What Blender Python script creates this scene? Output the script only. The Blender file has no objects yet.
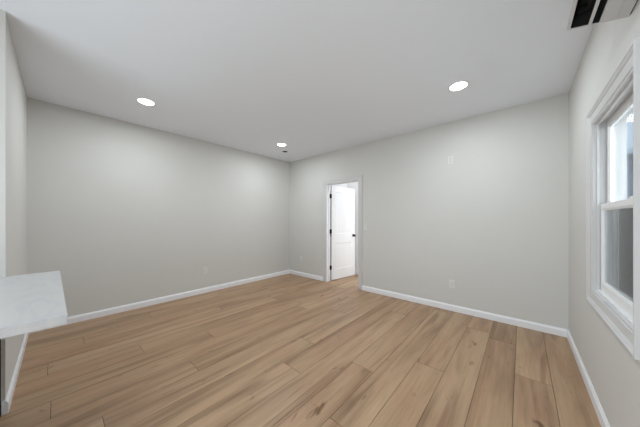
import bpy, bmesh, math, random
from mathutils import Vector, Matrix

S = bpy.context.scene
COL = S.collection
random.seed(7)

# ------------------------------------------------------------------ camera
H, W, L = 2.725, 4.678, 3.983          # ceiling height, room width, depth to the partition
REAR = -5.6                            # rear wall behind the camera
cam = bpy.data.cameras.new('camera')
cam.sensor_width = 36.0
cam.lens = 36.0 * 229.583 / 640.0
cam.shift_y = 6.34 / 640.0
cam.clip_start = 0.02
co = bpy.data.objects.new('camera', cam)
COL.objects.link(co)
co.location = (4.285, -3.745, 1.31)
co.rotation_euler = (math.radians(90), 0, math.radians(41.296))
S.camera = co

# ------------------------------------------------------------------ world and exposure
S.view_settings.view_transform = 'Standard'
S.view_settings.look = 'None'
S.view_settings.gamma = 1.0
S.view_settings.use_curve_mapping = False
S.view_settings.exposure = 0.36
w = bpy.data.worlds.new('overcast_sky')
S.world = w
w.use_nodes = True
bg = w.node_tree.nodes['Background']
bg.inputs[0].default_value = (0.90, 0.945, 1.0, 1)
bg.inputs[1].default_value = 5.2


def area(name, loc, rot, sx, sy, power, color=(1, 1, 1), shape='RECTANGLE'):
    d = bpy.data.lights.new(name, 'AREA')
    d.shape = shape
    d.size = sx
    d.size_y = sy
    d.energy = power
    d.color = color
    o = bpy.data.objects.new(name, d)
    COL.objects.link(o)
    o.location = loc
    o.rotation_euler = rot
    return o


# added fill panels behind the camera and in the bright hall past the door
area('rear_fill', (3.2, REAR + 0.05, 0.85), (math.radians(97), 0, 0), 2.8, 1.5, 56, (0.83, 0.935, 1.0))  # unseen fill added low at the rear to even out the ceiling
area('rear_top_fill', (2.6, -4.85, H - 0.02), (0, 0, 0), 2.6, 1.0, 8, (0.93, 0.97, 1.0))  # overhead fill added out of view behind the camera
area('hall_end_fill', (4.4, 0.57, 1.4), (math.radians(90), 0, math.radians(90)), 0.8, 2.2, 8, (0.93, 0.97, 1.0))  # unseen panel added at the hall end to light the leaf evenly
area('hall_wall_fill', (2.55, 0.15, 1.4), (math.radians(90), 0, 0), 0.9, 2.5, 13.5, (0.95, 0.975, 1.0))  # unseen panel added to brighten the hall wall directly
area('hall_top_fill', (2.9, 0.50, H - 0.02), (0, 0, 0), 2.2, 0.5, 8, (0.96, 0.98, 1.0))  # extra panel added above to lift the hall wall


# ------------------------------------------------------------------ materials
def mat(name, col, rough=0.6, metal=0.0, noise=0.0, nscale=8.0, bump=0.0, bscale=200.0, spec=0.5, emit=None):
    m = bpy.data.materials.new(name)
    m.use_nodes = True
    nt = m.node_tree
    b = nt.nodes['Principled BSDF']
    b.inputs['Roughness'].default_value = rough
    b.inputs['Metallic'].default_value = metal
    b.inputs['Specular IOR Level'].default_value = spec
    tc = nt.nodes.new('ShaderNodeTexCoord')
    n = nt.nodes.new('ShaderNodeTexNoise')
    n.inputs['Scale'].default_value = nscale
    nt.links.new(tc.outputs['Object'], n.inputs['Vector'])
    r = nt.nodes.new('ShaderNodeMapRange')
    r.inputs['To Min'].default_value = 1 - noise
    r.inputs['To Max'].default_value = 1 + noise
    nt.links.new(n.outputs['Fac'], r.inputs['Value'])
    v = nt.nodes.new('ShaderNodeVectorMath')
    v.operation = 'SCALE'
    v.inputs[0].default_value = col
    nt.links.new(r.outputs['Result'], v.inputs['Scale'])
    nt.links.new(v.outputs['Vector'], b.inputs['Base Color'])
    if bump:
        n2 = nt.nodes.new('ShaderNodeTexNoise')
        n2.inputs['Scale'].default_value = bscale
        nt.links.new(tc.outputs['Object'], n2.inputs['Vector'])
        bp = nt.nodes.new('ShaderNodeBump')
        bp.inputs['Strength'].default_value = bump
        bp.inputs['Distance'].default_value = 0.001
        nt.links.new(n2.outputs['Fac'], bp.inputs['Height'])
        nt.links.new(bp.outputs['Normal'], b.inputs['Normal'])
    if emit:
        b.inputs['Emission Color'].default_value = (*emit[0], 1)
        b.inputs['Emission Strength'].default_value = emit[1]
    return m


M = {}
M['wall'] = mat('wall_paint', (0.665, 0.655, 0.628), 0.75, noise=0.015, nscale=2, bump=0.15, bscale=350)
M['ceiling'] = mat('ceiling_paint', (0.872, 0.905, 0.96), 0.85, noise=0.01, nscale=2, bump=0.1, bscale=300)
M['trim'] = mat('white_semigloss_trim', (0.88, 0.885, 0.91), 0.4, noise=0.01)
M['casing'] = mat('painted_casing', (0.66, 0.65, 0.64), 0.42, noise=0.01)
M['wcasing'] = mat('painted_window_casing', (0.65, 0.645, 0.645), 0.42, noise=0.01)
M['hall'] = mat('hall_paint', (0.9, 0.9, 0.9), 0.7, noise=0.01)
M['door'] = mat('white_door_paint', (0.80, 0.80, 0.81), 0.4, noise=0.01)
M['black'] = mat('black_metal', (0.018, 0.018, 0.02), 0.4, 0.6, noise=0.1)
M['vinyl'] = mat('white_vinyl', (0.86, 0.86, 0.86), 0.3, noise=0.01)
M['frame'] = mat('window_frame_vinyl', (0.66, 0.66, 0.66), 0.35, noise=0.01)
M['plate'] = mat('plate_plastic', (0.74, 0.735, 0.715), 0.35, noise=0.01)
M['slot'] = mat('slot_dark', (0.06, 0.06, 0.06), 0.6, noise=0.05)
M['cabinet'] = mat('black_cabinet', (0.006, 0.006, 0.006), 0.6, noise=0.1, nscale=20, spec=0.15)
M['ac'] = mat('air_conditioner_plastic', (0.62, 0.62, 0.625), 0.35, noise=0.01)
M['acdark'] = mat('air_conditioner_interior', (0.012, 0.012, 0.012), 0.55, noise=0.4, nscale=25)
M['lens'] = mat('lamp_lens', (0.9, 0.9, 0.9), 0.5, emit=((1, 0.99, 0.97), 9.0))
M['ring'] = mat('lamp_trim', (0.85, 0.85, 0.85), 0.45, noise=0.01)
M['siding'] = mat('slate_blue_siding', (0.045, 0.075, 0.12), 0.7, noise=0.25, nscale=3)
M['housetrim'] = mat('house_trim', (0.75, 0.78, 0.8), 0.6, noise=0.02)
M['roofing'] = mat('asphalt_shingle', (0.16, 0.21, 0.27), 0.9, noise=0.3, nscale=12)
M['houseglass'] = mat('dark_house_window', (0.02, 0.03, 0.04), 0.1, noise=0.1)
M['bark'] = mat('tree_bark', (0.07, 0.065, 0.06), 0.9, noise=0.3, nscale=10)
M['bounce_ground'] = mat('pale_ground', (0.62, 0.63, 0.64), 0.95, noise=0.3, nscale=6)  # made pale to bounce extra light up through the window


def glass_material():
    m = bpy.data.materials.new('window_glass')
    m.use_nodes = True
    nt = m.node_tree
    nt.nodes.clear()
    out = nt.nodes.new('ShaderNodeOutputMaterial')
    mix = nt.nodes.new('ShaderNodeMixShader')
    tr = nt.nodes.new('ShaderNodeBsdfTransparent')
    tr.inputs[0].default_value = (0.82, 0.84, 0.84, 1)
    gl = nt.nodes.new('ShaderNodeBsdfGlossy')
    gl.inputs['Roughness'].default_value = 0.02
    fr = nt.nodes.new('ShaderNodeFresnel')
    fr.inputs['IOR'].default_value = 1.3
    mu = nt.nodes.new('ShaderNodeMath')
    mu.operation = 'MULTIPLY'
    mu.inputs[1].default_value = 0.6
    nt.links.new(fr.outputs[0], mu.inputs[0])
    nt.links.new(mu.outputs[0], mix.inputs[0])
    nt.links.new(tr.outputs[0], mix.inputs[1])
    nt.links.new(gl.outputs[0], mix.inputs[2])
    nt.links.new(mix.outputs[0], out.inputs[0])
    return m


def screen_material():
    m = bpy.data.materials.new('insect_screen_mesh')
    m.use_nodes = True
    nt = m.node_tree
    nt.nodes.clear()
    out = nt.nodes.new('ShaderNodeOutputMaterial')
    mix = nt.nodes.new('ShaderNodeMixShader')
    lw = nt.nodes.new('ShaderNodeLayerWeight')
    mr = nt.nodes.new('ShaderNodeMapRange')
    mr.inputs['From Min'].default_value = 0.1
    mr.inputs['From Max'].default_value = 0.85
    mr.inputs['To Min'].default_value = 0.35
    mr.inputs['To Max'].default_value = 0.85
    nt.links.new(lw.outputs['Facing'], mr.inputs['Value'])
    nt.links.new(mr.outputs['Result'], mix.inputs[0])
    tr = nt.nodes.new('ShaderNodeBsdfTransparent')
    df = nt.nodes.new('ShaderNodeBsdfDiffuse')
    df.inputs[0].default_value = (0.045, 0.05, 0.055, 1)
    nt.links.new(tr.outputs[0], mix.inputs[1])
    nt.links.new(df.outputs[0], mix.inputs[2])
    nt.links.new(mix.outputs[0], out.inputs[0])
    return m


def marble_material():
    m = mat('white_marble', (0.80, 0.80, 0.81), 0.28)
    nt = m.node_tree
    b = nt.nodes['Principled BSDF']
    tc = nt.nodes.new('ShaderNodeTexCoord')
    n = nt.nodes.new('ShaderNodeTexNoise')
    n.inputs['Scale'].default_value = 2.2
    n.inputs['Detail'].default_value = 6
    n.inputs['Distortion'].default_value = 1.6
    mp = nt.nodes.new('ShaderNodeMapping')
    mp.inputs['Rotation'].default_value = (0, 0, 0.5)
    mp.inputs['Scale'].default_value = (1, 2.4, 1)
    nt.links.new(tc.outputs['Object'], mp.inputs[0])
    nt.links.new(mp.outputs[0], n.inputs['Vector'])
    r = nt.nodes.new('ShaderNodeValToRGB')
    e = r.color_ramp.elements
    e[0].position, e[0].color = 0.42, (0.59, 0.59, 0.59, 1)
    e[1].position, e[1].color = 0.60, (0.59, 0.59, 0.59, 1)
    x = e.new(0.50)
    x.color = (0.54, 0.545, 0.565, 1)
    nt.links.new(n.outputs['Fac'], r.inputs[0])
    nt.links.new(r.outputs[0], b.inputs['Base Color'])
    return m


def floor_material():
    m = bpy.data.materials.new('oak_plank_floor')
    m.use_nodes = True
    nt = m.node_tree
    N, K = nt.nodes.new, nt.links.new
    b = nt.nodes['Principled BSDF']
    tc = N('ShaderNodeTexCoord')
    at = N('ShaderNodeAttribute')
    at.attribute_name = 'plank'
    sep = N('ShaderNodeSeparateColor')
    K(at.outputs['Color'], sep.inputs[0])
    off = N('ShaderNodeVectorMath')
    off.operation = 'SCALE'
    off.inputs['Scale'].default_value = 37.0
    K(at.outputs['Color'], off.inputs[0])
    add = N('ShaderNodeVectorMath')
    add.operation = 'ADD'
    K(tc.outputs['Object'], add.inputs[0])
    K(off.outputs[0], add.inputs[1])

    def noise(sx, sy, scale, det, dist=0.0, rough=0.5):
        mp = N('ShaderNodeMapping')
        mp.inputs['Scale'].default_value = (sx, sy, 1)
        K(add.outputs[0], mp.inputs[0])
        n = N('ShaderNodeTexNoise')
        n.inputs['Scale'].default_value = scale
        n.inputs['Detail'].default_value = det
        n.inputs['Distortion'].default_value = dist
        n.inputs['Roughness'].default_value = rough
        K(mp.outputs[0], n.inputs['Vector'])
        return n.outputs['Fac']

    def ramp(src, stops):
        r = N('ShaderNodeValToRGB')
        e = r.color_ramp.elements
        while len(e) < len(stops):
            e.new(0.5)
        for k, (p, c) in enumerate(stops):
            e[k].position = p
            e[k].color = (*c, 1) if len(c) == 3 else c
        K(src, r.inputs[0])
        return r.outputs[0]

    def mul(a, bb, f=1.0):
        x = N('ShaderNodeMix')
        x.data_type = 'RGBA'
        x.blend_type = 'MULTIPLY'
        x.inputs['Factor'].default_value = f
        K(a, x.inputs['A'])
        K(bb, x.inputs['B'])
        return x.outputs['Result']

    base = ramp(sep.outputs[0], FLOOR_TONES)
    broad = ramp(noise(6, 0.7, 1.0, 3, 0.8), [(0.28, (0.74, 0.72, 0.70)), (0.50, (0.97, 0.97, 0.97)), (0.74, (1.08, 1.085, 1.09))])
    grain = ramp(noise(48, 2.2, 1.0, 5, 0.6, 0.65), [(0.26, (0.84, 0.825, 0.81)), (0.56, (1.02, 1.02, 1.02))])
    fine = ramp(noise(260, 6, 1.0, 2), [(0.3, (0.93, 0.93, 0.92)), (0.7, (1.04, 1.04, 1.04))])
    knot = ramp(noise(13, 4.5, 1.0, 3, 0.9), [(0.225, (0.40, 0.33, 0.27)), (0.335, (1, 1, 1))])
    dark = ramp(noise(9, 0.5, 1.0, 4, 1.2), [(0.33, (0.62, 0.57, 0.53)), (0.48, (1, 1, 1))])
    c = mul(mul(mul(mul(mul(base, broad), grain), fine), knot), dark, 0.8)
    pink = ramp(noise(3.5, 0.9, 1.0, 2, 0.6), [(0.45, (1, 1, 1)), (0.62, (0.99, 0.93, 0.935))])
    c = mul(c, pink)
    K(c, b.inputs['Base Color'])
    b.inputs['Roughness'].default_value = 0.42
    b.inputs['Specular IOR Level'].default_value = 0.4
    bp = N('ShaderNodeBump')
    bp.inputs['Strength'].default_value = 0.12
    bp.inputs['Distance'].default_value = 0.001
    K(noise(120, 3, 1.0, 3), bp.inputs['Height'])
    K(bp.outputs[0], b.inputs['Normal'])
    return m


FLOOR_TONES = [(0.0, (0.405, 0.262, 0.154)), (0.35, (0.435, 0.286, 0.169)), (0.7, (0.46, 0.306, 0.185)), (1.0, (0.485, 0.327, 0.202))]
M['glass'] = glass_material()
M['screen'] = screen_material()
M['marble'] = marble_material()
M['floor'] = floor_material()
M['seam'] = mat('plank_seam', (0.07, 0.046, 0.03), 0.8, noise=0.05)


# ------------------------------------------------------------------ mesh helpers
def add_box(bm, x0, x1, y0, y1, z0, z1, bevel=0.0, seg=2):
    r = bmesh.ops.create_cube(bm, size=1.0)
    vs = r['verts']
    for v in vs:
        v.co = Vector(((x0 + x1) / 2 + v.co.x * (x1 - x0), (y0 + y1) / 2 + v.co.y * (y1 - y0), (z0 + z1) / 2 + v.co.z * (z1 - z0)))
    if bevel:
        es = list({e for v in vs for e in v.link_edges})
        bmesh.ops.bevel(bm, geom=es, offset=bevel, segments=seg, profile=0.5, affect='EDGES')


def add_cyl(bm, c, axis, r, h, seg=32, r2=None, bevel=0.0):
    """cylinder/cone from c along axis with height h"""
    a = Vector(axis).normalized()
    q = Vector((0, 0, 1)).rotation_difference(a).to_matrix().to_4x4()
    mt = Matrix.Translation(Vector(c) + a * h / 2) @ q
    res = bmesh.ops.create_cone(bm, cap_ends=True, segments=seg, radius1=r, radius2=r if r2 is None else r2, depth=h, matrix=mt)
    if bevel:
        es = [e for e in {e for v in res['verts'] for e in v.link_edges} if any(len(f.verts) > 4 for f in e.link_faces)]
        bmesh.ops.bevel(bm, geom=es, offset=bevel, segments=2, affect='EDGES')


def add_lathe(bm, prof, mt=None, seg=40):
    """revolve (r, z) profile around z"""
    rings = []
    for r, z in prof:
        if r < 1e-6:
            rings.append([bm.verts.new((0, 0, z))])
        else:
            rings.append([bm.verts.new((r * math.cos(2 * math.pi * k / seg), r * math.sin(2 * math.pi * k / seg), z)) for k in range(seg)])
    new = [v for rg in rings for v in rg]
    for a, b in zip(rings, rings[1:]):
        for k in range(seg):
            k2 = (k + 1) % seg
            f = [a[k] if len(a) > 1 else a[0]]
            if len(a) > 1:
                f.append(a[k2])
            if len(b) > 1:
                f += [b[k2], b[k]]
            else:
                f.append(b[0])
            bm.faces.new(f)
    if mt is not None:
        for v in new:
            v.co = mt @ v.co


def add_prism(bm, poly, y0, y1, fn=lambda a, b, y: (a, y, b)):
    """extrude polygon (a, b) from y0 to y1"""
    A = [bm.verts.new(fn(a, b, y0)) for a, b in poly]
    B = [bm.verts.new(fn(a, b, y1)) for a, b in poly]
    n = len(poly)
    bm.faces.new(A)
    bm.faces.new(B[::-1])
    for k in range(n):
        bm.faces.new((A[k], B[k], B[(k + 1) % n], A[(k + 1) % n]))


def add_frame(bm, u0, u1, v0, v1, prof, fn, sides='LTRB'):
    """mitred moulding around the opening u0..u1, v0..v1. prof = (outward offset, projection) closed polygon."""
    def ring(o, p):
        return [fn(u0 - o, v0 - (o if 'B' in sides else 0), p), fn(u0 - o, v1 + o, p), fn(u1 + o, v1 + o, p), fn(u1 + o, v0 - (o if 'B' in sides else 0), p)]
    rings = [[bm.verts.new(c) for c in ring(o, p)] for o, p in prof]
    n = len(prof)
    segs = [(0, 1), (1, 2), (2, 3)] + ([(3, 0)] if 'B' in sides else [])
    for k in range(n):
        a, b = rings[k], rings[(k + 1) % n]
        for i, j in segs:
            bm.faces.new((a[i], a[j], b[j], b[i]))
    if 'B' not in sides:
        bm.faces.new([r[0] for r in rings])
        bm.faces.new([r[3] for r in rings][::-1])


def obj(name, bm, m, parent=None, smooth=False, loc=None, rotz=None):
    bmesh.ops.recalc_face_normals(bm, faces=bm.faces[:])
    me = bpy.data.meshes.new(name)
    bm.to_mesh(me)
    bm.free()
    me.materials.append(M[m] if isinstance(m, str) else m)
    if smooth:
        for p in me.polygons:
            p.use_smooth = True
        me.set_sharp_from_angle(angle=math.radians(35))
    o = bpy.data.objects.new(name, me)
    COL.objects.link(o)
    if parent:
        o.parent = parent
    if loc:
        o.location = loc
    if rotz is not None:
        o.rotation_euler = (0, 0, rotz)
    return o


def tag(o, label, cat, group=None, kind=None):
    o['label'] = label
    o['category'] = cat
    if group:
        o['group'] = group
    if kind:
        o['kind'] = kind
    return o


def empty(name, loc, rotz=0.0):
    o = bpy.data.objects.new(name, None)
    o.empty_display_size = 0.1
    COL.objects.link(o)
    o.location = loc
    o.rotation_euler = (0, 0, rotz)
    return o


def box_obj(name, x0, x1, y0, y1, z0, z1, m, parent=None, bevel=0.0):
    bm = bmesh.new()
    add_box(bm, x0, x1, y0, y1, z0, z1, bevel)
    return obj(name, bm, m, parent)


# ------------------------------------------------------------------ floor: planks 0.228 wide running along the left wall
PW = 0.228
KNOWN = {3.10: -1.96, 2.644: -2.381, 2.416: -1.962, 3.328: -2.56, 3.556: -1.558, 4.012: -0.59, 4.24: -1.18, 1.048: -3.808,
         0.592: -3.565, 1.732: -3.781, 2.188: -3.552, 1.276: -3.187, 1.96: -2.942, 1.504: -2.60, 2.872: -0.6, 3.784: -0.45, 4.468: 0.1}
TONE = {}
bm = bmesh.new()
lay = bm.loops.layers.float_color.new('plank')
LEN = 2.44
FX0, FX1, FY0, FY1 = 0.0, W, REAR, 1.02
row = 4.24 - PW * 19
G = 0.0015
while row < FX1:
    known = [v for k, v in KNOWN.items() if abs(k - row) < 0.02]
    j = known[0] if known else random.uniform(-3, -1)
    while j > FY0:
        j -= LEN
    while j < FY1:
        a, b = max(j, FY0), min(j + LEN, FY1)
        x0, x1 = max(row, FX0), min(row + PW, FX1)
        if b - a > 0.005 and x1 - x0 > 0.005:
            vs = [bm.verts.new(c) for c in ((x0 + G, a + G, 0), (x1 - G, a + G, 0), (x1 - G, b - G, 0), (x0 + G, b - G, 0))]
            lo = [bm.verts.new(c) for c in ((x0 + G, a + G, -0.004), (x1 - G, a + G, -0.004), (x1 - G, b - G, -0.004), (x0 + G, b - G, -0.004))]
            fs = [bm.faces.new(vs)] + [bm.faces.new((lo[q], lo[(q + 1) % 4], vs[(q + 1) % 4], vs[q])) for q in range(4)]
            col = (random.betavariate(2.2, 2.2), random.random(), random.random(), 1)
            for f in fs:
                for lp in f.loops:
                    lp[lay] = col
        j += LEN
    row += PW
nf = len(bm.faces)
add_box(bm, FX0 - 0.2, FX1 + 0.2, FY0 - 0.2, FY1 + 0.2, -0.12, -0.004)
bm.faces.ensure_lookup_table()
for f in bm.faces[nf:]:
    f.material_index = 1
fl = obj('floor', bm, 'floor')
fl.data.materials.append(M['seam'])
tag(fl, 'light brown oak plank floor running through the empty room', 'floor', kind='structure')

# ------------------------------------------------------------------ ceiling and walls
tag(box_obj('ceiling', -0.2, W + 0.2, REAR - 0.2, 1.2, H, H + 0.12, 'ceiling'), 'smooth white painted ceiling over the room', 'ceiling', kind='structure')
tag(box_obj('wall_left', -0.12, 0, REAR - 0.12, 1.02, 0, H, 'wall'), 'long pale grey wall on the left with one outlet', 'wall', kind='structure')
DX0, DX1, DZ = 1.165, 1.978, 2.075     # rough door opening in the back wall
bm = bmesh.new()
add_prism(bm, [(0, 0), (DX0, 0), (DX0, DZ), (DX1, DZ), (DX1, 0), (W, 0), (W, H), (0, H)], 0, 0.12)
tag(obj('wall_back', bm, 'wall'), 'pale grey back wall with the open doorway', 'wall', kind='structure')
WY0, WY1, WZ0, WZ1 = -1.985, -1.138, 0.782, 2.025    # window opening in the right wall
WT = 0.152
bm = bmesh.new()
for y0, y1, z0, z1 in ((REAR - 0.12, WY0, 0, H), (WY1, 1.02, 0, H), (WY0, WY1, 0, WZ0), (WY0, WY1, WZ1, H)):
    add_box(bm, W, W + WT, y0, y1, z0, z1)
tag(obj('wall_right', bm, 'wall'), 'pale grey right wall holding the window', 'wall', kind='structure')
tag(box_obj('wall_partition', 0, 1.657, -L - 0.12, -L, 0, H, 'wall'), 'short grey partition wall at far left ending at the counter', 'wall', kind='structure')
tag(box_obj('wall_front', 0, W, REAR - 0.12, REAR, 0, H, 'wall'), 'plain grey wall behind the viewer', 'wall', kind='structure')
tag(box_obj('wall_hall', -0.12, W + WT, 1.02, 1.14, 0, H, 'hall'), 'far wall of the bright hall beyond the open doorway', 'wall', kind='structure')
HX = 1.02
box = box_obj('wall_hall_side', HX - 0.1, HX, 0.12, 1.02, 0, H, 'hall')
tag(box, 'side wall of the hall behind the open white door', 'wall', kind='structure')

# baseboards: moulded profile (offset from wall, height)
BB = [(0, 0), (0.014, 0), (0.014, 0.066), (0.011, 0.074), (0.007, 0.080), (0.005, 0.088), (0, 0.088)]


def board(name, segs, label):
    """segs: list of (start, end, inward normal) in plan"""
    bm = bmesh.new()
    for (ax, ay), (bx, by), (nx, ny) in segs:
        A = [bm.verts.new((ax + nx * o, ay + ny * o, z)) for o, z in BB]
        B = [bm.verts.new((bx + nx * o, by + ny * o, z)) for o, z in BB]
        n = len(BB)
        bm.faces.new(A)
        bm.faces.new(B[::-1])
        for k in range(n):
            bm.faces.new((A[k], B[k], B[(k + 1) % n], A[(k + 1) % n]))
    return tag(obj(name, bm, 'trim'), label, 'baseboard', kind='structure')


CW = 0.086                             # door casing width
DI0, DI1, DIZ = 1.186, 1.957, 2.055    # clear opening between the jambs
board('baseboard_left', [((0, -L + 0.0145), (0, -0.0005), (1, 0))], 'white baseboard along the long left wall')
board('baseboard_back', [((0.0145, 0), (DI0 - 0.006 - CW, 0), (0, -1))], 'short white baseboard on the back wall left of the doorway')
board('baseboard_back_right', [((DI1 + 0.006 + CW, 0), (W - 0.0145, 0), (0, -1))], 'white baseboard on the back wall from doorway to right corner')
board('baseboard_right', [((W, 0), (W, REAR), (-1, 0))], 'white baseboard along the right wall under the window')
board('baseboard_partition', [((0, -L), (1.671, -L), (0, 1)), ((1.657, -L), (1.657, -L - 0.0145), (1, 0))], 'white baseboard at the foot of the partition under the counter')
board('baseboard_hall', [((HX, 1.02), (W, 1.02), (0, -1))], 'white baseboard in the hall seen past the open door')

# ------------------------------------------------------------------ door in the back wall
door = tag(empty('door_1', (DI0, 0, 0)), 'white panelled door standing open into the bright hall', 'door', kind='structure')


def rel(p, x, y, z):
    return (x - p[0], y - p[1], z - p[2])


CASP = [(0, -0.001), (0, 0.008), (0.010, 0.010), (0.018, 0.0085), (0.030, 0.012), (0.060, 0.013), (0.066, 0.018), (0.081, 0.019), (CW, 0.015), (CW, -0.001)]
bm = bmesh.new()
add_frame(bm, DI0 - 0.006, DI1 + 0.006, 0, DIZ + 0.006, CASP, lambda u, v, p: (u - DI0, -p, v), 'LTR')
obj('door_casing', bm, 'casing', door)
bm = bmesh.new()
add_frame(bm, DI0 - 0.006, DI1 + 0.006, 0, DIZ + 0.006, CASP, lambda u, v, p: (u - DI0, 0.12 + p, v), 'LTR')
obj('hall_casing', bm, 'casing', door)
bm = bmesh.new()
add_box(bm, DX0 - DI0, 0, 0, 0.12, 0, DIZ)
add_box(bm, DI1 - DI0, DX1 - DI0, 0, 0.12, 0, DIZ)
add_box(bm, DX0 - DI0, DX1 - DI0, 0, 0.12, DIZ, DZ)
# door stop strips
add_box(bm, 0, 0.011, 0.048, 0.083, 0, DIZ)
add_box(bm, DI1 - DI0 - 0.011, DI1 - DI0, 0.048, 0.083, 0, DIZ)
add_box(bm, 0.011, DI1 - DI0 - 0.011, 0.048, 0.083, DIZ - 0.011, DIZ)
obj('door_jamb', bm, 'trim', door)

# the leaf: local x along its width from the hinge, y through its thickness (room side at -T)
DW, T, DH, DZ0 = 0.762, 0.035, 2.03, 0.012
ang = math.radians(82.5)
bm = bmesh.new()
st = 0.105
rails = ((DZ0, 0.235), (0.80, 1.00), (1.925, DZ0 + DH))
add_box(bm, 0.002, st, -T, 0, DZ0, DZ0 + DH, 0.0015, 1)
add_box(bm, DW - st, DW, -T, 0, DZ0, DZ0 + DH, 0.0015, 1)
for z0, z1 in rails:
    add_box(bm, st, DW - st, -T, 0, z0, z1)
leaf = obj('door_leaf', bm, 'door', door, loc=(0.004, 0.128, 0), rotz=ang)
for z0, z1 in ((0.235, 0.80), (1.00, 1.925)):
    bm = bmesh.new()
    x0, x1 = st, DW - st
    # sloped sticking round the panel, both faces
    for face, sgn in ((-T, 1), (0.0, -1)):
        add_frame(bm, x0 + 0.022, x1 - 0.022, z0 + 0.022, z1 - 0.022,
                  [(0.022, face + sgn * 0.001), (0.014, face + sgn * 0.003), (0, face + sgn * 0.011), (0, -T / 2), (0.022, -T / 2)],
                  lambda u, v, p: (u, p, v))
    n = 5
    pw = (x1 - x0 - 0.044) / n
    for k in range(n):
        add_box(bm, x0 + 0.022 + k * pw, x0 + 0.022 + (k + 1) * pw, -T + 0.008, -0.008, z0 + 0.02, z1 - 0.02, 0.003, 1)
    obj('door_panel', bm, 'door', leaf)
# knobs and rose, both sides
bm = bmesh.new()
kz = 0.945
for y, sg in ((-T, -1), (0, 1)):
    mt = Matrix.Translation((DW - 0.065, y, kz)) @ Matrix.Rotation(math.radians(90 if sg < 0 else -90), 4, 'X')
    add_lathe(bm, [(0, 0), (0.032, 0), (0.032, 0.005), (0.027, 0.009), (0.012, 0.011), (0.011, 0.030), (0.020, 0.036), (0.027, 0.046), (0.027, 0.055), (0.021, 0.062), (0, 0.064)], mt)
o = obj('door_knob', bm, 'black', leaf, smooth=True)
o['label'] = 'black round knob'
bm = bmesh.new()
add_box(bm, DW - 0.0005, DW + 0.002, -T * 0.8, -T * 0.2, kz - 0.03, kz + 0.03)
o = obj('latch_plate', bm, 'black', leaf)
o['label'] = 'black latch plate on the door edge'
for hz in (0.28, 1.06, 1.82):
    bm = bmesh.new()
    add_cyl(bm, (0.004, 0.131, hz - 0.045), (0, 0, 1), 0.0065, 0.09, 16)
    add_cyl(bm, (0.004, 0.131, hz - 0.051), (0, 0, 1), 0.005, 0.102, 12)
    add_box(bm, -0.0005, 0.002, 0.088, 0.128, hz - 0.045, hz + 0.045)
    # leaf plate on the edge of the open door
    c, s_ = math.cos(ang), math.sin(ang)
    q = [(-0.0005, -T + 0.004), (0.0025, -T + 0.004), (0.0025, 0.0), (-0.0005, 0.0)]
    q = [(0.004 + a * c - b * s_, 0.128 + a * s_ + b * c) for a, b in q]
    add_prism(bm, q, hz - 0.045, hz + 0.045, lambda a, b, y: (a, b, y))
    o = obj('hinge', bm, 'black', door)
    o['label'] = 'black butt hinge'
bm = bmesh.new()
add_cyl(bm, (0.010, 0.122, 0.955), (0, 0, 1), 0.008, 0.06, 12)  # small black upright, with a side peg
add_cyl(bm, (0.010, 0.122, 0.975), (0.6, -0.8, 0), 0.005, 0.045, 12)
o = obj('black_peg', bm, 'black', door)
o['label'] = 'small black piece below the middle hinge'

# ------------------------------------------------------------------ window in the right wall
win = tag(empty('window_1', (W, WY0, WZ0)), 'white double hung window with moulded casing in the right wall', 'window', kind='structure')


def wv(u, v, p):                       # u = y, v = z, p = projection into the room
    return (-p, u - WY0, v - WZ0)


WCAS = [(0, -0.001), (0, 0.003), (0.006, 0.0055), (0.012, 0.0035), (0.018, 0.0040), (0.044, 0.0060), (0.052, 0.0055), (0.060, 0.0125), (0.068, 0.0160), (0.074, 0.0205), (0.084, 0.0205), (0.086, 0.018), (0.086, -0.001)]
bm = bmesh.new()
add_frame(bm, WY0, WY1, WZ0, WZ1, WCAS, wv)
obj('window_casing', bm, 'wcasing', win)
bm = bmesh.new()
j = 0.012
# jamb liner through the wall
for u0, u1, v0, v1 in ((WY0, WY0 + j, WZ0, WZ1), (WY1 - j, WY1, WZ0, WZ1), (WY0 + j, WY1 - j, WZ1 - j, WZ1), (WY0 + j, WY1 - j, WZ0, WZ0 + j)):
    add_box(bm, 0.0, WT + 0.002, u0 - WY0, u1 - WY0, v0 - WZ0, v1 - WZ0)
# stops and parting beads down the sides and across the head
for d0, d1 in ((0.018, 0.032), (0.0612, 0.0628), (0.094, 0.110)):
    for u0, u1 in ((WY0 + j, WY0 + j + 0.014), (WY1 - j - 0.014, WY1 - j)):
        add_box(bm, d0, d1, u0 - WY0, u1 - WY0, j, WZ1 - WZ0 - j)
    add_box(bm, d0, d1, j + 0.014, WY1 - WY0 - j - 0.014, WZ1 - WZ0 - j - 0.014, WZ1 - WZ0 - j)
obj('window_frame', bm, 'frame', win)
bm = bmesh.new()
add_box(bm, 0.016, WT + 0.03, j, WY1 - WY0 - j, j, j + 0.014, 0.003)
obj('window_sill', bm, 'vinyl', win)


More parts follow.
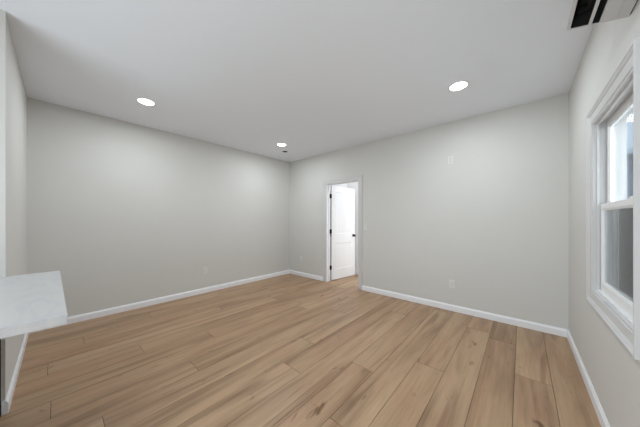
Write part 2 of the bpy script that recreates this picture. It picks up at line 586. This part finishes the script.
def sash(name, d0, d1, z0, z1, stile, top, bot):
    y0, y1 = WY0 + j + 0.002, WY1 - j - 0.002
    bm = bmesh.new()
    def b(yy0, yy1, zz0, zz1, dd0=d0, dd1=d1):
        add_box(bm, dd0, dd1, yy0 - WY0, yy1 - WY0, zz0 - WZ0, zz1 - WZ0, 0.003)
    b(y0, y0 + stile, z0, z1)
    b(y1 - stile, y1, z0, z1)
    b(y0 + stile - 0.004, y1 - stile + 0.004, z1 - top, z1)
    b(y0 + stile - 0.004, y1 - stile + 0.004, z0, z0 + bot)
    # glazing bead
    e = 0.010
    dm = (d0 + d1) / 2
    b(y0 + stile - 0.002, y0 + stile + e, z0 + bot - 0.002, z1 - top + 0.002, dm - 0.009, dm + 0.009)
    b(y1 - stile - e, y1 - stile + 0.002, z0 + bot - 0.002, z1 - top + 0.002, dm - 0.009, dm + 0.009)
    b(y0 + stile, y1 - stile, z1 - top - e, z1 - top + 0.002, dm - 0.009, dm + 0.009)
    b(y0 + stile, y1 - stile, z0 + bot - 0.002, z0 + bot + e, dm - 0.009, dm + 0.009)
    o = obj(name, bm, 'vinyl', win)
    bm = bmesh.new()
    add_box(bm, dm - 0.002, dm + 0.002, y0 + stile + 0.002 - WY0, y1 - stile - 0.002 - WY0, z0 + bot + 0.002 - WZ0, z1 - top - 0.002 - WZ0)
    obj('window_pane', bm, 'glass', o)
    return o


RZ = 1.405
lo = sash('lower_sash', 0.034, 0.060, WZ0 + j + 0.014, RZ + 0.018, 0.045, 0.038, 0.055)
sash('upper_sash', 0.064, 0.092, RZ - 0.018, WZ1 - j - 0.002, 0.045, 0.045, 0.036)
bm = bmesh.new()
for yy in (WY0 + 0.22, WY1 - 0.22):
    add_box(bm, 0.038, 0.058, yy - 0.03 - WY0, yy + 0.03 - WY0, RZ + 0.018 - WZ0, RZ + 0.030 - WZ0, 0.004)
obj('sash_lock', bm, 'vinyl', lo)
scr = empty('insect_screen', (0, 0, 0))
scr.parent = win
bm = bmesh.new()
for a, b_, c, d in ((j, j + 0.018, j + 0.014, RZ - WZ0), (WY1 - WY0 - j - 0.018, WY1 - WY0 - j, j + 0.014, RZ - WZ0),
                    (j + 0.018, WY1 - WY0 - j - 0.018, RZ - WZ0 - 0.018, RZ - WZ0), (j + 0.018, WY1 - WY0 - j - 0.018, j + 0.014, j + 0.032)):
    add_box(bm, 0.1125, 0.1215, a, b_, c, d)
obj('screen_frame', bm, 'vinyl', scr)
bm = bmesh.new()
add_box(bm, 0.1165, 0.1175, j + 0.018, WY1 - WY0 - j - 0.018, j + 0.032, RZ - WZ0 - 0.018)
obj('screen_mesh', bm, 'screen', scr)

# ------------------------------------------------------------------ counter and black cabinet under it
CZ = 0.92
bm = bmesh.new()
poly = [(1.612, -3.738), (2.888, -3.7205), (2.888, -4.72), (1.659, -4.72), (1.659, -L + 0.001), (1.612, -L + 0.001)]
add_prism(bm, poly, CZ - 0.036, CZ, lambda a, b, y: (a, b, y))
ed = [e for e in bm.edges if abs(e.verts[0].co.z - e.verts[1].co.z) < 1e-6 or True]
bmesh.ops.bevel(bm, geom=ed, offset=0.003, segments=2, affect='EDGES')
tag(obj('countertop', bm, 'marble'), 'white veined marble countertop jutting out past the partition at left', 'countertop')
cab = tag(empty('base_cabinet', (1.66, -4.644, 0)), 'black base cabinet under the marble countertop beside the partition end', 'cabinet')
bm = bmesh.new()
add_box(bm, 0.014, 1.17, 0.07, 0.635, 0.0, 0.10)
add_box(bm, 0.004, 1.18, 0.02, 0.640, 0.10, CZ - 0.037, 0.001, 1)
add_box(bm, 0.004, 1.18, 0.60, 0.644, 0.0, CZ - 0.037, 0.001, 1)
obj('cabinet_body', bm, 'cabinet', cab)
for k in range(2):
    x0 = 0.008 + k * 0.588
    bm = bmesh.new()
    add_box(bm, x0, x0 + 0.580, 0.0, 0.0195, 0.11, CZ - 0.045, 0.002, 1)
    d = obj('cabinet_door', bm, 'cabinet', cab)
    bm = bmesh.new()
    hx = x0 + (0.53 if k == 0 else 0.05)
    add_cyl(bm, (hx, -0.028, 0.58), (0, 0, 1), 0.005, 0.16, 12)
    for z in (0.60, 0.72):
        add_cyl(bm, (hx, 0.002, z), (0, -1, 0), 0.004, 0.03, 10)
    obj('handle', bm, 'black', d, smooth=True)

# ------------------------------------------------------------------ wall mounted air conditioner above the window
AY0, AY1 = -2.74, -1.925
ac = tag(empty('air_conditioner', (W, AY1, 2.292)), 'white wall air conditioner with open black outlet, high on the right wall', 'air conditioner')


def zb(d):
    return 0.045 * d / 0.209


def am(a, b, y):
    return (-a, y, b)


LN = AY1 - AY0
bm = bmesh.new()
full = [(0.005, 0.0), (0.203, zb(0.203)), (0.211, 0.047), (0.209, 0.057), (0.150, 0.275), (0.135, 0.295), (0.115, 0.30), (0.005, 0.30)]
notch = [(0.005, 0.0), (0.097, zb(0.097)), (0.105, 0.115), (0.175, 0.15), (0.197, zb(0.197)), (0.203, zb(0.203)), (0.211, 0.047), (0.209, 0.057), (0.150, 0.275), (0.135, 0.295), (0.115, 0.30), (0.005, 0.30)]
add_prism(bm, full, -0.007, 0, am)
add_prism(bm, full, -LN, -LN + 0.014, am)
add_prism(bm, notch, -LN + 0.014, -0.007, am)
obj('housing', bm, 'ac', ac)
bm = bmesh.new()
path = [(0.0985, zb(0.097) + 0.002), (0.1065, 0.1135), (0.1745, 0.148), (0.1955, zb(0.1955) + 0.002)]
for (a, b), (c, d) in zip(path, path[1:]):
    v = [bm.verts.new(am(*q)) for q in ((a, b, -LN + 0.0145), (a, b, -0.0075), (c, d, -0.0075), (c, d, -LN + 0.0145))]
    bm.faces.new(v)
for y in (-0.008, -LN + 0.0155):
    bm.faces.new([bm.verts.new(am(a, b, y)) for a, b in path])
o = obj('outlet_lining', bm, 'acdark', ac)
o['label'] = 'black inside of the air outlet'
bm = bmesh.new()
for k in range(11):
    y = -0.06 - k * (LN - 0.12) / 10
    add_prism(bm, [(0.145, 0.075), (0.178, 0.072), (0.172, 0.125), (0.140, 0.105)], y - 0.001, y + 0.001, am)
add_cyl(bm, am(0.135, 0.11, -0.02), (0, -1, 0), 0.02, LN - 0.04, 20)
o = obj('louver', bm, 'acdark', ac)
o['label'] = 'dark upright fins and fan inside the outlet'
bm = bmesh.new()
add_prism(bm, [(0.1225, zb(0.12) - 0.002), (0.1335, zb(0.133) - 0.004), (0.135, zb(0.133) - 0.002), (0.134, zb(0.133)), (0.1235, zb(0.12) + 0.003), (0.1215, zb(0.12))], -LN + 0.02, -0.0085, am)
for k in (-0.25, -LN / 2, -LN + 0.03):
    add_prism(bm, [(0.128, 0.03), (0.134, 0.03), (0.134, 0.08), (0.128, 0.08)], k - 0.002, k + 0.002, am)
obj('vane', bm, 'ac', ac)
bm = bmesh.new()
add_prism(bm, [(0.046, zb(0.046) - 0.0035), (0.090, zb(0.09) - 0.0035), (0.092, zb(0.092) - 0.0005), (0.092, zb(0.092) + 0.004), (0.044, zb(0.044) + 0.004), (0.044, zb(0.044) - 0.0005)], -LN + 0.02, -0.006, am)
obj('bottom_panel', bm, 'ac', ac)
bm = bmesh.new()
add_box(bm, -0.006, -0.0002, -LN + 0.03, -0.012, 0.003, 0.28)  # dark strip stands in for the shadow gap behind the housing
o = obj('shadow_strip', bm, 'slot', ac)
o['label'] = 'dark strip painted as the shadow gap against the wall'

# ------------------------------------------------------------------ recessed ceiling lights
def downlight(x, y, label):
    r = tag(empty('recessed_light', (x, y, H)), label, 'ceiling light', 'recessed ceiling lights')
    bm = bmesh.new()
    add_lathe(bm, [(0.078, 0.0), (0.094, 0.0), (0.094, -0.003), (0.088, -0.007), (0.079, -0.008), (0.078, 0.0)])
    obj('trim_ring', bm, 'ring', r, smooth=True)
    bm = bmesh.new()
    add_lathe(bm, [(0, -0.019), (0.03, -0.018), (0.055, -0.014), (0.07, -0.008), (0.0775, -0.003), (0.0775, 0.0), (0, 0.0)])
    o = obj('lens', bm, 'lens', r)
    o['label'] = 'glowing white lens'
    a = area('lamp_light', (0, 0, -0.021), (0, 0, 0), 0.14, 0.15, LAMP, (0.875, 0.95, 1.0), 'DISK')
    a.parent = r


LAMP = 9.5
downlight(0.914, -3.055, 'round recessed light in the ceiling near the left wall, by the partition')
downlight(3.783, -0.962, 'round recessed light in the ceiling nearest the right wall')
downlight(0.898, -0.982, 'round recessed light in the ceiling near the far corner')
downlight(3.78, -3.06, 'round recessed light in the ceiling overhead, just outside the photo')
det = tag(empty('smoke_detector', (0.615, -0.662, H)), 'small round detector with dark face on the ceiling in the far corner', 'detector')
bm = bmesh.new()
add_lathe(bm, [(0, 0), (0.060, 0), (0.060, -0.003), (0.056, -0.006), (0, -0.006)])
obj('detector_base', bm, 'ring', det, smooth=True)
bm = bmesh.new()
add_lathe(bm, [(0, -0.006), (0.050, -0.006), (0.050, -0.009), (0.044, -0.011), (0, -0.011)])
o = obj('detector_cap', bm, 'black', det, smooth=True)
o['label'] = 'dark sensor cap'


# ------------------------------------------------------------------ wall plates (local: plate faces -y)
def plate_root(name, loc, rotz, label, cat, group=None, w_=0.074, h_=0.118):
    r = tag(empty(name, loc, rotz), label, cat, group)
    bm = bmesh.new()
    add_box(bm, -w_ / 2, w_ / 2, -0.006, 0, -h_ / 2, h_ / 2, 0.0025)
    obj('cover_plate', bm, 'plate', r)
    return r


def outlet(loc, rotz, label):
    r = plate_root('wall_outlet', loc, rotz, label, 'outlet', 'duplex wall outlets')
    for z in (-0.021, 0.021):
        bm = bmesh.new()
        add_box(bm, -0.017, 0.017, -0.0085, -0.004, z - 0.014, z + 0.014, 0.002)
        f = obj('receptacle', bm, 'plate', r)
        bm = bmesh.new()
        add_box(bm, -0.0085, -0.0060, -0.0090, -0.0080, z - 0.003, z + 0.008)
        add_box(bm, 0.0060, 0.0085, -0.0090, -0.0080, z - 0.003, z + 0.008)
        add_cyl(bm, (0, -0.0080, z - 0.008), (0, -1, 0), 0.0028, 0.001, 12)
        o = obj('socket_slot', bm, 'slot', f)
    bm = bmesh.new()
    add_cyl(bm, (0, -0.005, 0), (0, -1, 0), 0.003, 0.002, 12)
    obj('screw', bm, 'plate', r)
    return r


R90 = math.radians(90)
outlet((0, -2.006, 0.40), R90, 'white duplex outlet low on the long left wall')
outlet((3.53, 0, 0.384), 0, 'white duplex outlet low on the back wall right of the doorway')
outlet((0.403, 0, 0.405), 0, 'white duplex outlet low on the back wall between far corner and doorway')
outlet((3.513, 0, 2.176), 0, 'white outlet high on the back wall for a wall mounted screen')
sw = plate_root('light_switch', (2.115, 0, 1.18), 0, 'white light switch on the back wall just right of the doorway', 'switch')
bm = bmesh.new()
add_prism(bm, [(-0.004, -0.033), (-0.0075, -0.033), (-0.0105, 0.033), (-0.004, 0.033)], -0.0165, 0.0165, lambda a, b, y: (y, a, b))
obj('rocker', bm, 'plate', sw)
pl = tag(empty('cable_cover', (0, -2.309, 2.226), R90), 'small faint round cover high on the long left wall', 'cover plate')
bm = bmesh.new()
add_cyl(bm, (0, 0, 0), (0, -1, 0), 0.036, 0.005, 32, bevel=0.0015)
obj('cover_disc', bm, 'wall', pl, smooth=True)
bm = bmesh.new()
add_cyl(bm, (0, -0.005, 0), (0, -1, 0), 0.006, 0.002, 16)
obj('cover_screw', bm, 'plate', pl)

# ------------------------------------------------------------------ outdoors, seen in a sliver through the window
GZ = -0.7
tag(box_obj('ground', W + WT, W + 40, -12, 45, GZ - 0.2, GZ, 'bounce_ground'), 'ground outside the window, made pale to bounce light indoors', 'ground', kind='structure')
hs = tag(empty('neighbour_house', (W + 0.75, 4.0, GZ - 0.42)), 'slate blue sided house seen in a sliver through the window', 'house')
bm = bmesh.new()
nb = 20
for k in range(nb):
    z0 = k * 0.19
    add_prism(bm, [(0, z0), (8, z0), (8, z0 + 0.19), (0, z0 + 0.19)], 0.0, 7, lambda a, b, y: (a, y + (0.012 if 0 else 0), b))
    add_prism(bm, [(-0.03, z0), (-0.012, z0 + 0.19), (0, z0 + 0.19), (0, z0)], 0, 8, lambda a, b, y: (y, a, b))
obj('house_wall', bm, 'siding', hs)
bm = bmesh.new()
add_prism(bm, [(-0.5, 3.70), (3.5, 5.2), (7.5, 3.70), (7.5, 3.82), (3.5, 5.35), (-0.5, 3.82)], -0.4, 8.4, lambda a, b, y: (y, a, b))
obj('house_roof', bm, 'roofing', hs)
for x in (1.4, 4.2):
    for z in (1.0,):
        bm = bmesh.new()
        add_frame(bm, x, x + 0.9, z, z + 1.2, [(0, 0.02), (0, 0.06), (0.1, 0.06), (0.1, 0.02)], lambda u, v, p: (u, -p, v))
        f = obj('house_window', bm, 'housetrim', hs)
        bm = bmesh.new()
        add_box(bm, x, x + 0.9, -0.045, -0.035, z, z + 1.2)
        obj('house_pane', bm, 'houseglass', f)


def tree(x, y, hgt, seed, label):
    rnd = random.Random(seed)
    r = tag(empty('bare_tree', (x, y, GZ)), label, 'tree', 'bare trees outside')
    def limb(bm, p, d, ln, rad, lev):
        n = 3
        for k in range(n):
            d2 = (d + Vector((rnd.uniform(-.18, .18), rnd.uniform(-.18, .18), rnd.uniform(-.03, .12)))).normalized()
            r2 = rad * 0.82
            add_cyl(bm, p, d2, rad, ln / n, 7, r2)
            p = p + d2 * ln / n
            d, rad = d2, r2
            if lev > 0 and k > 0:
                for _ in range(2):
                    a = rnd.uniform(0, 6.283)
                    dd = (d + Vector((math.cos(a), math.sin(a), 0.15)) * 0.8).normalized()
                    limb(bm, p, dd, ln * 0.66, rad * 0.6, lev - 1)
    bm = bmesh.new()
    add_cyl(bm, (0, 0, 0), (0, 0, 1), 0.16, hgt * 0.25, 10, 0.13)
    obj('trunk', bm, 'bark', r)
    bm = bmesh.new()
    limb(bm, Vector((0, 0, hgt * 0.25)), Vector((0, 0, 1)), hgt * 0.42, 0.13, 3)
    obj('branches', bm, 'bark', r)


tree(W + 3.0, 16.5, 10.0, 3, 'bare dark branched tree rising behind the blue house outside')
